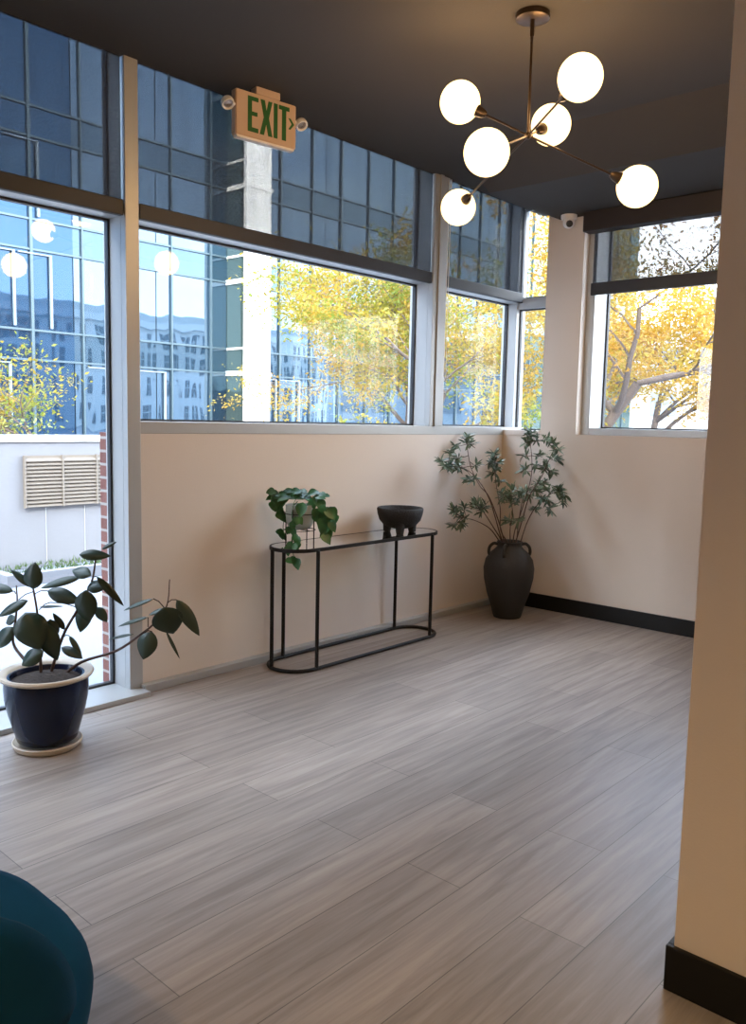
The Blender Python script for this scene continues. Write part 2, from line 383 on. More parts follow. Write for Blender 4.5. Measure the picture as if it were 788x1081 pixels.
t = thing('roller_blind', 'dark roller blind with brown cassette over the back wall window', 'blind', (-2.3, 6.1, 3.19), 'roller blinds half lowered over the windows')
obj('blind_cassette', bx((-3.30, 6.0, 3.04), (-1.2, 6.118, 3.188), .006), M['brownbox'], t)
obj('blind_fabric', bx((-3.275, 6.155, 2.66), (-1.27, 6.158, 3.139)), M['screen'], t)
obj('bottom_bar', bx((-3.285, 6.14, 2.575), (-1.26, 6.172, 2.67), .006), M['blindbar'], t)

# ------------------------------------------------------------------ exit sign
P0 = Vector((-3.843, 3.036, 3.36)); eu = Vector((.133, .991, 0)).normalized(); ev = Vector((0, 0, -1)); en = Vector((.991, -.133, 0)).normalized()
SW, SH = .404, .243
t = thing('exit_sign', 'cream exit sign with green letters hanging from the ceiling, two lamp heads', 'exit sign', P0+eu*SW/2)
b = BM(); prism(b, [(0, 0), (SW, 0), (SW, SH), (0, SH)], P0-en*.035, eu, ev, en, .05); bmesh.ops.bevel(b, geom=list(b.edges), offset=.005, segments=2, affect='EDGES'); obj('sign_box', b, M['signcase'], t)
b = BM(); prism(b, [(.13, -.04), (.29, -.04), (.29, .0), (.13, .0)], P0-en*.04, eu, ev, en, .06); bmesh.ops.bevel(b, geom=list(b.edges), offset=.003, segments=1, affect='EDGES'); obj('ceiling_mount', b, M['signcase'], t)
b = BM(); prism(b, [(.01, SH), (SW-.01, SH), (SW-.01, SH+.012), (.01, SH+.012)], P0-en*.03, eu, ev, en, .04); obj('lower_lens', b, M['white'], t)
def W(poly): return [(u*SW, v*SH) for u, v in poly]
LET = [[(.19,.09),(.36,.09),(.36,.185),(.255,.185),(.255,.42),(.345,.42),(.345,.51),(.255,.51),(.255,.77),(.36,.77),(.36,.87),(.19,.87)],
       [(.395,.09),(.465,.09),(.495,.32),(.525,.09),(.59,.09),(.535,.47),(.595,.87),(.525,.87),(.49,.62),(.455,.87),(.385,.87),(.45,.47)],
       [(.615,.09),(.68,.09),(.68,.87),(.615,.87)],
       [(.70,.09),(.88,.09),(.88,.185),(.825,.185),(.825,.87),(.755,.87),(.755,.185),(.70,.185)],
       [(.865,.33),(.90,.33),(.965,.45),(.90,.58),(.865,.58),(.92,.45)]]
b = BM()
for p in LET: prism(b, W(p), P0+en*.0135, eu, ev, en, .003)
b.normal_update(); bmesh.ops.triangulate(b, faces=[f for f in b.faces if len(f.verts) > 4])
obj('exit_lettering', b, M['green'], t)
for s in (-.045, SW+.045):
    c = P0+eu*s+ev*.085
    b = BM(); Rm = (en*.6+Vector((0, 0, -.8))).normalized().to_track_quat('Z', 'Y').to_matrix()
    lathe(b, [(0, -.03), (.02, -.028), (.034, -.012), (.037, .006), (.034, .02), (.03, .02), (.026, .012), (0, .010)], c, 24, Rm)
    hd = obj('lamp_head', b, M['white'], t, 40)
    b = BM(); lathe(b, [(0, .0145), (.02, .0145), (.026, .013), (.0, .012)], c, 20, Rm); obj('lamp_lens', b, mat('lamp_reflector', (.5, .48, .5), .15, .8), hd, 60)
    b = BM(); tube(b, [c, P0+eu*(0.004 if s < 0 else SW-.004)+ev*.085], .009, 8); obj('lamp_arm', b, M['white'], hd)

# ------------------------------------------------------------------ chandelier
HUB = Vector((-2.185, 3.425, 2.87))
t = thing('chandelier', 'dark bronze branching chandelier with six glowing white glass globes', 'chandelier', (HUB.x, HUB.y, ZC))
b = BM(); lathe(b, [(0, 0), (.076, 0), (.076, -.024), (.07, -.027), (0, -.027)], (HUB.x, HUB.y, ZC), 36); obj('canopy', b, M['bronze'], t, 30)
b = BM(); tube(b, [(HUB.x, HUB.y, ZC-.02), (HUB.x, HUB.y, ZC-.10)], .010, 12); tube(b, [(HUB.x, HUB.y, ZC-.08), HUB], .0062, 10); obj('rod', b, M['bronze'], t, 40)
b = BM(); bmesh.ops.create_icosphere(b, subdivisions=2, radius=.017, matrix=Matrix.Translation(HUB)); obj('hub', b, M['bronze'], t, 180)
RG = .094
gl = [((486, 108), 3.89), ((613, 82), 3.49), ((514, 161), 3.42), ((582, 132), 3.99), ((484, 219), 4.53), ((673, 197), 3.89)]
for (px, py), d in gl:
    P = at(px, py, d); v = (P-HUB).normalized(); q = v.to_track_quat('Z', 'Y').to_matrix()
    e = P-v*RG
    a = obj('arm', tube(BM(), [HUB, e], .0052, 10), M['bronze'], t, 40)
    b = BM(); lathe(b, [(0, -.045), (.012, -.045), (.02, -.03), (.024, -.012), (.028, .008), (0, .008)], e, 24, q); obj('socket_cup', b, M['bronze'], a, 40)
    b = BM(); bmesh.ops.create_uvsphere(b, u_segments=40, v_segments=24, radius=RG, matrix=Matrix.Translation(P)); gg = obj('glass_globe', b, M['globe'], a, 180)
    pl_ = bpy.data.lights.new('globe_bulb', 'POINT'); pl_.energy = 15; pl_.color = (1, .60, .27); pl_.shadow_soft_size = .088
    bo = bpy.data.objects.new('globe_bulb', pl_); C.objects.link(bo); bo.parent = gg; bo.matrix_parent_inverse = Matrix.Identity(4); bo.location = P-Vector((HUB.x, HUB.y, ZC))
    bo.parent = None; bo.location = P

def downlight(x, y, z, label, power, r=.055, grp='recessed ceiling downlights'):
    t = thing('ceiling_downlight', label, 'downlight', (x, y, z), grp)
    b = BM(); lathe(b, [(r*.78, 0), (r*1.12, 0), (r*1.12, -.007), (r*.82, -.010), (r*.78, -.004), (r*.78, 0)], (x, y, z), 32); obj('trim_ring', b, M['white'], t, 30)
    b = BM(); lathe(b, [(0, -.003), (r*.78, -.003), (r*.78, -.001), (0, -.001)], (x, y, z), 28); obj('lens', b, M['dl'], t)
    if power:
        l = bpy.data.lights.new('downlight_beam', 'SPOT'); l.energy = power; l.color = (1, .66, .30); l.spot_size = 2.3; l.spot_blend = .7; l.shadow_soft_size = .05
        o = bpy.data.objects.new('downlight_beam', l); C.objects.link(o); o.parent = t; o.location = (0, 0, -.02)
M['dl'] = emis('glowing_downlight_lens', (1, .70, .42), 6)
downlight(-2.615, 5.27, 3.19, 'small glowing recessed downlight in the lowered ceiling before the back window', 6)
for x, y, lb in ((-1.9, -1.2, 'added fill downlight behind the camera, nearest the window wall'), (.5, -1.2, 'added fill downlight behind the camera, in the middle of the ceiling'), (2.2, .7, 'added fill downlight in the ceiling before the big right wall face'), (2.2, -1.6, 'added fill downlight behind the camera, in the far rear corner')):
    downlight(x, y, ZC, lb, 45)  # unseen downlights, added as warm fill for the room

# ------------------------------------------------------------------ security camera
c = Vector((-3.44, 6.03, 3.19))
t = thing('security_camera', 'white dome security camera on the ceiling left of the back window blind', 'security camera', c)
b = BM(); lathe(b, [(0, 0), (.062, 0), (.062, -.022), (.055, -.034), (0, -.034)], c, 32); obj('camera_base', b, M['white'], t, 35)
b = BM(); bmesh.ops.create_uvsphere(b, u_segments=28, v_segments=16, radius=.046, matrix=Matrix.Translation(c-Vector((0, 0, .055)))); obj('camera_ball', b, M['white'], t, 180)
v = (Vector((-.2, -1, -.35))).normalized(); v = (Vector((0, 0, 1.3))-c).normalized(); v = (v+Vector((.25, -.1, -.25))).normalized()
b = BM(); lathe(b, [(0, 0), (.026, 0), (.026, .012), (.02, .014), (0, .010)], c-Vector((0, 0, .055))+v*.037, 24, v.to_track_quat('Z', 'Y').to_matrix()); obj('camera_lens', b, M['gasket'], t, 40)

# ------------------------------------------------------------------ console table
TX, TY0, TY1, TR_ = -3.805, 3.335, 4.83, .168
def pill(x0, y0, y1, r, z, n=14):
    o = []
    for k in range(n+1):
        a = PI*k/n; o.append((x0+r*math.cos(a), y1-r+r*math.sin(a), z))
    for k in range(n+1):
        a = PI+PI*k/n; o.append((x0+r*math.cos(a), y0+r+r*math.sin(a), z))
    return o
t = thing('console_table', 'narrow oval black metal console table with a clear glass top along the wall', 'table', (TX, (TY0+TY1)/2, 0))
TZ = .768
b = BM(); tube(b, pill(TX, TY0, TY1, TR_, .0115), .0125, 8, closed=True); obj('base_ring', b, M['blackmetal'], t, 60)
b = BM()
P = pill(TX, TY0, TY1, TR_, 0); Pi = pill(TX, TY0+.012, TY1-.012, TR_-.012, 0)
k = len(P)
A = [[b.verts.new((p[0], p[1], z)) for p in PP] for PP, z in ((P, TZ), (P, TZ-.022), (Pi, TZ-.022), (Pi, TZ))]
for i in range(4):
    for j in range(k): b.faces.new((A[i][j], A[i][(j+1) % k], A[(i+1) % 4][(j+1) % k], A[(i+1) % 4][j]))
obj('top_rim', b, M['blackmetal'], t)
b = BM(); pp = pill(TX, TY0+.013, TY1-.013, TR_-.013, TZ-.007)
A = [b.verts.new(p) for p in pp]; B = [b.verts.new((p[0], p[1], TZ-.001)) for p in pp]; b.faces.new(A[::-1]); b.faces.new(B)
for j in range(len(A)): b.faces.new((A[j], A[(j+1) % len(A)], B[(j+1) % len(A)], B[j]))
obj('glass_top', b, M['tableglass'], t)
for x, y in ((TX-.04, TY0+.006), (TX-TR_, 3.55), (TX+TR_, 3.53), (TX-TR_, 4.66), (TX+TR_, 4.66)):
    obj('leg', tube(BM(), [(x, y, .005), (x, y, TZ-.012)], .0122, 12), M['blackmetal'], t, 40)

# ------------------------------------------------------------------ stone bowl
c = Vector((-3.80, 4.49, TZ+.001))
t = thing('stone_bowl', 'round black stone bowl on stubby feet at the right of the glass table', 'bowl', c)
b = BM(); lathe(b, [(0, .032), (.06, .032), (.110, .048), (.147, .09), (.161, .135), (.166, .168), (.160, .178), (.148, .173), (.138, .155), (.12, .105), (.08, .07), (0, .06)], c, 44); obj('bowl_body', b, M['stone'], t, 50)
for a in (-.5, 1.6, 3.7):
    a += -.35
    d = Vector((math.cos(a), math.sin(a), 0))
    tube_b = tube(BM(), [c+d*.105+Vector((0, 0, .0)), c+d*.100+Vector((0, 0, .04)), c+d*.095+Vector((0, 0, .07))], [.026, .033, .045], 12)
    obj('foot', tube_b, M['stone'], t, 50)

# ------------------------------------------------------------------ leaves
def leafmesh(bm, base, tip, width, up, shape='oval', curl=.12, fold=.15, seg=8):
    base = Vector(base); tip = Vector(tip); ax = tip-base; Ln = ax.length
    if Ln < 1e-5: return
    ax.normalize(); up = Vector(up); side = ax.cross(up)
    if side.length < 1e-4: side = ax.cross(Vector((1, 0, .3)))
    side.normalize(); nr = side.cross(ax).normalized()
    rows = []
    for i in range(seg+1):
        s = i/seg
        if shape == 'oval': w = math.sin(PI*min(1, max(0, s))**.92)**.75*(1-.25*s)
        elif shape == 'heart': w = (max(0, math.sin(PI*(s*.92+.06)))**.6)*(1-s)**.45*1.15
        else: w = math.sin(PI*s)**.9
        if i in (0, seg): w = 0.02
        w *= width/2
        cpos = base+ax*(Ln*s)+nr*(-curl*Ln*(s*s-s*.2))
        rows.append([bm.verts.new(cpos-side*w+nr*fold*w), bm.verts.new(cpos), bm.verts.new(cpos+side*w+nr*fold*w)])
    for a, b2 in zip(rows, rows[1:]):
        bm.faces.new((a[0], a[1], b2[1], b2[0])); bm.faces.new((a[1], a[2], b2[2], b2[1]))
def solid(o, th=.0015):
    mo = o.modifiers.new('thickness', 'SOLIDIFY'); mo.thickness = th; mo.offset = 0

# ------------------------------------------------------------------ rubber plant in blue pot
PD = 3.97
pc = Vector((-3.655, 1.795, 0))
t = thing('rubber_plant_pot', 'glossy navy blue ceramic plant pot with cream rim by the tall window', 'plant pot', pc)
b = BM(); lathe(b, [(0, .035), (.122, .035), (.135, .045), (.150, .10), (.170, .17), (.184, .24), (.187, .29), (.186, .335), (.183, .345), (.16, .345), (.15, .31), (0, .31)], pc, 48); obj('pot_body', b, M['navy'], t, 60)
b = BM(); lathe(b, [(.16, .335), (.188, .335), (.207, .343), (.213, .354), (.208, .362), (.195, .362), (.175, .352), (.163, .335), (.16, .31)], pc, 48); obj('pot_rim', b, M['cream'], t, 50)
b = BM(); lathe(b, [(0, .0), (.135, 0), (.150, .010), (.157, .030), (.152, .034), (.14, .022), (0, .020)], pc, 48); tag(obj('saucer', b, M['saucer'], None, 50), 'cream ceramic saucer under the navy blue pot', 'saucer')
b = BM(); lathe(b, [(0, .325), (.08, .33), (.158, .322), (.158, .30), (0, .30)], pc, 32); obj('soil', b, M['soil'], t, 60)
pl = thing('rubber_plant', 'rubber plant with large dark oval leaves growing in the navy blue pot', 'plant', pc+Vector((0, 0, .33)))
def q(x, y, dd=0): return at(x/3.582, 560+y/3.582, PD+dd)
def stem(pts, r0, r1, parent, name='stem', m_='stem'):
    P = catmull(pts, 5); n_ = len(P)
    return obj(name, tube(BM(), P, [r0+(r1-r0)*i/(n_-1) for i in range(n_)], 8), M[m_], parent, 60)
stem([q(155, 545), q(152, 450, -.02), q(142, 320, -.03), q(125, 215, -.03)], .008, .0045, pl)
stem([q(190, 545, .02), q(238, 400, .0), q(290, 305, -.03), q(345, 200, -.04), q(362, 112, -.05)], .008, .004, pl)
stem([q(95, 492, .0), q(50, 425, .04), q(60, 330, .06), q(65, 270, .07), q(62, 208, .07)], .008, .003, pl)
stem([q(232, 552, .03), q(310, 497, .0), q(440, 455, -.06), q(530, 395, -.12), q(590, 345, -.15), q(632, 282, -.17), q(642, 185, -.17)], .008, .0025, pl)
LV = [ # base, tip, width(px), depth offset, tilt, material
 ((125,222),(132,120),74,-.05,0,0),((120,215),(38,145),28,-.02,.3,0),((180,228),(305,272),58,.02,.1,0),
 ((300,92),(418,96),42,-.06,.1,0),((385,72),(440,42),18,-.05,.2,0),((345,170),(272,150),50,-.03,.1,1),
 ((305,178),(150,215),34,.05,.1,2),((330,215),(406,212),50,-.06,.1,0),((365,174),(468,285),30,-.08,.2,0),
 ((325,225),(332,348),84,-.09,0,0),((335,270),(300,386),66,.0,.1,1),((365,290),(404,346),40,.02,.1,1),
 ((50,230),(-60,210),40,.06,.1,0),((105,266),(-10,325),40,.05,.1,0),((95,310),(150,450),120,-.08,.1,0),
 ((60,330),(20,350),40,0,.1,0),((50,365),(-10,445),60,.0,.1,0),((165,350),(215,492),78,-.08,.1,0),
 ((190,335),(198,420),60,-.05,.1,0),((165,455),(80,510),62,-.10,.1,0),((245,375),(200,312),26,.02,.3,0),
 ((232,442),(312,482),36,-.08,.2,0),((262,398),(312,480),22,-.04,.4,1),((620,290),(655,392),112,-.20,0,0),
 ((668,262),(755,398),50,-.18,.1,1),((575,382),(540,488),76,-.14,0,1),((580,260),(465,300),20,-.10,.3,2),
 ((635,298),(560,318),24,-.18,.3,2),((560,328),(445,362),18,-.12,.3,2),((505,392),(405,410),12,-.10,.2,2),
 ((628,380),(680,486),12,-.16,.2,1),((148,290),(240,285),12,.0,.2,0)]
PET = [((130,240),(180,228),-.0),((345,200),(330,225),-.06),((60,240),(50,230),.065),((65,268),(105,266),.06),((70,262),(125,232),.03),
 ((632,275),(668,262),-.175),((620,290),(580,258),-.14),((560,365),(560,328),-.13),((148,300),(190,272),-.01),((190,272),(290,290),0),((238,400),(245,375),.0),((238,405),(262,398),-.02),((545,388),(575,382),-.13),((345,190),(365,174),-.06)]
for a_, c_, d_ in PET:
    b = BM(); tube(b, [q(*a_, d_), (q(*a_, d_)+q(*c_, d_))/2+Vector((0, 0, .008)), q(*c_, d_)], .0026, 6); obj('petiole', b, M['stemdark'], pl, 60)
rmats = [M['rubber'], M['rubberl'], M['rubberl']]
for (a_, c_, w_, d_, tl, mi) in LV:
    b = BM(); base = q(*a_, d_); tip = q(*c_, d_-.03+.06*random.random())
    up = (-CW)*1.0+Vector((0, 0, tl*3))
    up = up+Vector((random.uniform(-.15, .15), random.uniform(-.15, .15), .15))
    leafmesh(b, base, tip, w_/3.582/FPX*PD*1.15, up, 'oval', .10*random.uniform(.3, 1), .18, 10)
    o = obj('leaf', b, rmats[mi], pl, 180); solid(o, .0012)

# ------------------------------------------------------------------ tall urn with leafy branches
uc = Vector((-3.63, 5.66, 0))
t = thing('clay_urn', 'tall matte black clay urn with loop handles standing in the room corner', 'urn', uc)
b = BM(); lathe(b, [(0, 0), (.108, 0), (.114, .012), (.135, .09), (.172, .20), (.198, .32), (.203, .40), (.188, .47), (.150, .525), (.115, .555), (.098, .575), (.096, .60), (.104, .612), (.098, .618), (.086, .612), (.084, .58), (.08, .50), (0, .48)], uc, 56); obj('urn_body', b, M['urn'], t, 60)
rv = Vector((CR.x, CR.y, 0)).normalized(); fv = Vector((CW.x, CW.y, 0)).normalized()
for d in (-rv, rv, (-fv*.95-rv*.45).normalized(), (fv*.95+rv*.45).normalized()):
    b = BM(); P = catmull([uc+d*.095+Vector((0, 0, .592)), uc+d*.128+Vector((0, 0, .597)), uc+d*.158+Vector((0, 0, .57)), uc+d*.166+Vector((0, 0, .53)), uc+d*.16+Vector((0, 0, .505))], 6)
    tube(b, P, .0125, 10); obj('handle', b, M['urn'], t, 60)
fp = thing('leafy_branches', 'slim-leaved green branches standing in the tall black clay urn', 'plant', uc+Vector((0, 0, .6)))
UD = (uc+Vector((0, 0, .9-CAMH))).dot(CW)
UD = (Vector((uc.x, uc.y, .9))-Vector((0, 0, CAMH))).dot(CW)
def uq(x, y, dd=0): return at(440+x/3.94, 440+y/3.94, UD+dd)
BR = [  # branch paths (crop px), depth offset at tip, twigs: list of (x,y)
 ([(368,530),(340,430),(300,330),(262,285),(225,205),(205,90)], .0, [(150,120),(110,170),(160,210),(240,110),(210,75),(250,200),(215,260)]),
 ([(362,530),(345,480),(310,360),(275,290),(235,240),(190,212),(130,208)], -.32, [(95,175),(140,140),(120,205),(180,190),(240,265)]),
 ([(350,525),(305,465),(240,430),(190,420)], -.22, [(150,455),(160,395),(195,370),(185,455),(150,380)]),
 ([(355,515),(320,460),(285,405),(262,380)], -.12, [(240,365),(290,370),(250,350)]),
 ([(385,530),(350,470),(348,380),(330,270),(325,170)], .1, [(320,150),(300,190),(345,190),(310,240),(350,270),(335,215),(370,330)]),
 ([(400,530),(410,470),(440,380),(475,260),(480,180),(470,80)], .05, [(440,160),(510,100),(490,75),(550,90),(450,110),(520,160),(500,200),(440,220),(475,60)]),
 ([(410,530),(440,430),(470,330),(520,250),(560,160),(580,120)], -.08, [(590,140),(545,190),(570,230),(530,220),(560,100),(590,180)]),
 ([(430,530),(460,440),(500,370),(560,320),(600,310)], -.18, [(620,330),(590,290),(550,350),(560,390),(520,340),(610,355),(540,300),(500,390)]),
 ([(390,530),(390,460),(400,400),(390,340)], -.12, [(370,330),(420,350),(350,310),(440,330),(375,430),(425,430),(400,300)]),
 ([(415,530),(425,440),(440,350),(460,300)], .08, [(500,310),(470,330),(430,310),(510,270),(540,270)])]
random.seed(3)
for path, dt, tw in BR:
    n_ = len(path); P = catmull([uq(x, y, dt*i/(n_-1)) for i, (x, y) in enumerate(path)], 5)
    br = obj('branch', tube(BM(), P, [.0055-.0035*i/(len(P)-1) for i in range(len(P))], 7), M['stem'], fp, 60)
    lf = BM()
    ends = [(Vector(uq(x, y, dt+random.uniform(-.12, .12)))) for x, y in tw]+[P[-1]]
    for e in ends: e.x = max(e.x, -3.97); e.y = min(e.y, 6.04)
    for e in ends:
        s = min(P[len(P)//3:], key=lambda p: (p-e).length+.0*random.random())
        if (s-e).length > .02: obj('twig', tube(BM(), [s, (s+e)/2+Vector((0, 0, -.008)), e], [.0028, .0022, .0015], 5), M['stem'], br)
        dirv = (e-s).normalized() if (s-e).length > .02 else (P[-1]-P[-4]).normalized()
        for k in range(22):
            v = Vector((random.gauss(0, 1), random.gauss(0, 1), random.gauss(0, .7))).normalized()
            v = (v+dirv*.55).normalized(); Ln = random.uniform(.045, .085)
            o0 = e-dirv*random.uniform(0, .05)
            if o0.x < -3.99: continue
            tp = o0+v*Ln
            if tp.x < -4.02 or tp.y > 6.09: continue
            leafmesh(lf, o0, tp, Ln*.27, Vector((random.gauss(0, .5), random.gauss(0, .5), 1)), 'slim', .1, .1, 4)
    # a few along the stem
    obj('foliage', lf, M['olive'], br, 180)

# ------------------------------------------------------------------ planter with trailing plant on the table
hd = 5.22
def hq(x, y, dd=0): return at(270+x/7.88, 500+y/7.88, hd+dd)
pp = Vector((-3.81, 3.535, TZ+.001)); 
pc2 = pp+Vector((0, 0, .095))
t = thing('planter_stand', 'thin black wire stand holding the pale planter on the glass table', 'plant stand', pp)
b = BM(); ring = [(pp.x+.098*math.cos(a*PI/14), pp.y+.098*math.sin(a*PI/14), TZ+.20) for a in range(28)]; tube(b, ring, .003, 6, closed=True)
ring = [(pp.x+.098*math.cos(a*PI/14), pp.y+.098*math.sin(a*PI/14), TZ+.098) for a in range(28)]; tube(b, ring, .0025, 6, closed=True); tube(b, [(pp.x-.098, pp.y, TZ+.098), (pp.x+.098, pp.y, TZ+.098)], .0025, 6); tube(b, [(pp.x, pp.y-.098, TZ+.098), (pp.x, pp.y+.098, TZ+.098)], .0025, 6)
obj('wire_ring', b, M['blackmetal'], t)
for k in range(4):
    a = .35+k*PI/2; p = (pp.x+.098*math.cos(a), pp.y+.098*math.sin(a))
    obj('leg', tube(BM(), [(*p, TZ), (*p, TZ+.23)], .0036, 8), M['blackmetal'], t)
t = thing('planter', 'pale rounded stone planter held in the black wire stand', 'planter', pc2)
b = BM(); lathe(b, [(0, .008), (.045, .008), (.07, .02), (.085, .05), (.09, .10), (.09, .16), (.082, .16), (.082, .12), (0, .12)], pc2, 36); obj('planter_body', b, M['potwhite'], t, 60)
b = BM(); lathe(b, [(0, .142), (.081, .138), (.081, .12), (0, .12)], pc2, 20); obj('soil', b, M['soil'], t)
pt = thing('trailing_plant', 'trailing vine with heart-shaped green leaves spilling over the pale planter', 'plant', pc2+Vector((0, 0, .14)))
VN = [([(380,200),(300,160),(200,150),(150,170),(140,290)], .0, [(150,165,90),(130,200,80),(170,230,110),(200,260,100),(235,200,100),(220,175,80),(150,280,60),(200,300,80),(215,350,90),(240,215,70),(180,190,70)]),
      ([(400,200),(450,170),(520,165),(560,230),(600,310),(640,400),(590,520)], -.06, [(480,160,90),(540,190,80),(560,175,60),(550,260,80),(560,300,70),(640,330,100),(650,390,100),(540,390,100),(600,400,80),(640,440,80),(570,480,90),(590,540,90),(610,440,120),(560,430,110),(590,340,110),(520,230,100),(480,245,80),(495,330,70),(610,500,70),(520,370,90)]),
      ([(390,210),(330,220),(300,350),(320,430),(300,560),(320,700),(340,760)], -.13, [(380,300,100),(330,400,70),(310,430,60),(320,490,60),(350,560,70),(290,600,60),(340,600,70),(270,640,70),(310,720,60),(345,750,80),(280,470,60),(370,390,60)]),
      ([(380,200),(340,150),(300,140)], .02, [(270,150,80),(330,150,90),(380,165,100),(420,190,90),(350,190,90),(440,210,80),(290,190,80),(250,160,80),(400,150,60)]),
      ([(350,230),(260,330),(230,430),(240,520)], .05, [(205,490,70),(235,525,60)])]
for path, dt, lvs in VN:
    P = catmull([hq(x, y, dt*min(1, i/2)) for i, (x, y) in enumerate(path)], 5)
    v = obj('vine', tube(BM(), P, .0022, 6), M['pothos'], pt, 60)
    lf = BM()
    for x, y, w_ in lvs+[(x+random.uniform(-34, 34), y+random.uniform(-26, 26), w_*.85) for x, y, w_ in lvs[::2]]:
        w_ *= 1.12
        s = w_/7.88/FPX*hd
        c0 = hq(x, y, dt+random.uniform(-.04, .02)); a = random.uniform(-.9, .9)
        dv = (-CU*math.cos(a)+CR*math.sin(a)+(-CW)*random.uniform(0, .5)).normalized()
        if y < 210: dv = (CR*math.copysign(1, math.sin(a*9))*.8-CW*.6-CU*.3+Vector((0, 0, random.uniform(-.1, .1)))).normalized()
        upv = -CW*1.0+Vector((random.gauss(0, .3), random.gauss(0, .3), .5 if y > 210 else 1.2))
        leafmesh(lf, c0-dv*s*.55, c0+dv*s*.6, s*.95, upv, 'heart', .15, .2, 7)
    o = obj('vine_leaves', lf, M['pothos'], v, 180)

# ------------------------------------------------------------------ teal chair
cc = Vector((-1.785, .36, 0))
t = thing('lounge_chair', 'dark teal velvet lounge chair in the near left corner of the picture', 'chair', cc)
def cushion(bm, c, hx, hy, z0, z1, r, e=.05, n=10, flare=0):
    loops = []
    prof = [(-e, z0), (-.01, z0+.01), (0, z0+e*.6), (flare, (z0+z1)/2), (0, z1-e*.9), (-e*.35, z1-e*.25), (-e, z1)]
    for off, z in prof:
        lp = []
        for qx, qy, a0 in ((1, 1, 0), (-1, 1, PI/2), (-1, -1, PI), (1, -1, 1.5*PI)):
            for k in range(n+1):
                a = a0+PI/2*k/n; rr = r
                lp.append(bm.verts.new((c.x+qx*(hx-rr)+(rr+off)*math.cos(a), c.y+qy*(hy-rr)+(rr+off)*math.sin(a), z)))
        loops.append(lp)
    m_ = len(loops[0])
    for A, B in zip(loops, loops[1:]):
        for k in range(m_): bm.faces.new((A[k], A[(k+1) % m_], B[(k+1) % m_], B[k]))
    bm.faces.new(loops[0][::-1]); bm.faces.new(loops[-1])
b = BM(); cushion(b, cc, .46, .525, .29, .44, .40, .05, 16, .006); obj('seat_cushion', b, M['teal'], t, 60)
b = BM(); cushion(b, cc, .452, .517, .14, .295, .40, .02, 16, .0); obj('seat_base', b, M['teal'], t, 60)
# curved back on the +x side, leaning outward
b = BM(); NU, NV = 24, 12; F = []; Bk = []
for j in range(NV+1):
    v = j/NV; rowF = []; rowB = []
    z = .40+.42*v; hw = .36*max(0, 1-v**1.5)**.62
    hw = max(hw, .03)
    for i in range(NU+1):
        u = -1+2*i/NU; y = cc.y+.03+u*hw; xx = cc.x+.385+.16*v-.04*u*u*(hw/.36)**2
        th = .085*(1-v*.35)*math.sqrt(max(0, 1-abs(u)**4))+.012
        rowF.append(b.verts.new((xx-th/2, y, z))); rowB.append(b.verts.new((xx+th/2, y, z)))
    F.append(rowF); Bk.append(rowB)
for j in range(NV):
    for i in range(NU):
        b.faces.new((F[j][i], F[j][i+1], F[j+1][i+1], F[j+1][i])); b.faces.new((Bk[j][i], Bk[j+1][i], Bk[j+1][i+1], Bk[j][i+1]))
    b.faces.new((F[j][0], F[j+1][0], Bk[j+1][0], Bk[j][0])); b.faces.new((F[j][NU], Bk[j][NU], Bk[j+1][NU], F[j+1][NU]))
for i in range(NU):
    b.faces.new((F[0][i], Bk[0][i], Bk[0][i+1], F[0][i+1])); b.faces.new((F[NV][i], F[NV][i+1], Bk[NV][i+1], Bk[NV][i]))
obj('backrest', b, M['teal'], t, 75)
for sx in (-1, 1):
    for sy in (-1, 1):
        p = cc+Vector((sx*.26, sy*.3, 0)); obj('leg', tube(BM(), [p+Vector((sx*.03, sy*.03, 0)), p+Vector((0, 0, .15))], [.012, .018], 10), M['blackmetal'], t)

# ================================================================== OUTSIDE
GZ = -.17
struct('ground', bx((-60, -40, GZ-.3), (60, 90, GZ)), M['pave'])
# concrete wall with louvre
t = thing('concrete_wall', 'pale concrete garden wall with a flat coping across the paving', 'wall', (-9.2, 3, GZ))
obj('wall_body', bx((-9.3, -6, GZ), (-9.0, 8.5, 1.24)), M['conc'], t)
obj('coping', bx((-9.33, -6, 1.24), (-8.97, 8.5, 1.31), .01), M['creamclad'], t)
b = BM()
for y in (3.2, 4.45, 4.92, 6.1): box(b, (-9.0, y, GZ), (-8.99, y+.006, .5 if y != 3.2 else 1.2))
obj('wall_joint', b, M['alu'], t)
t = thing('louvre_vent', 'tan slatted louvre vent set in the pale concrete wall', 'vent', (-9, 4.9, .5))
b = BM(); box(b, (-8.99, 4.2, .52), (-8.97, 6.1, 1.09)); obj('vent_backing', b, mat('vent_backing_tan', (.16, .13, .10), .7), t)  # plain tan backing sheet behind the slats
b = BM()
for k in range(13):
    z = .535+k*.042; prism(b, [(0, 0), (.035, -.014), (.035, -.004), (0, .026)], (-8.975, 4.2, z), Vector((1, 0, 0)), Vector((0, 0, 1)), Vector((0, 1, 0)), 1.9)
obj('vent_slats', b, M['louver'], t)
b = BM()
for y in (4.19, 4.63, 5.05, 5.5, 6.1): box(b, (-8.97, y, .515), (-8.93, y+.02, 1.095))
obj('vent_frame', b, M['louver'], t)
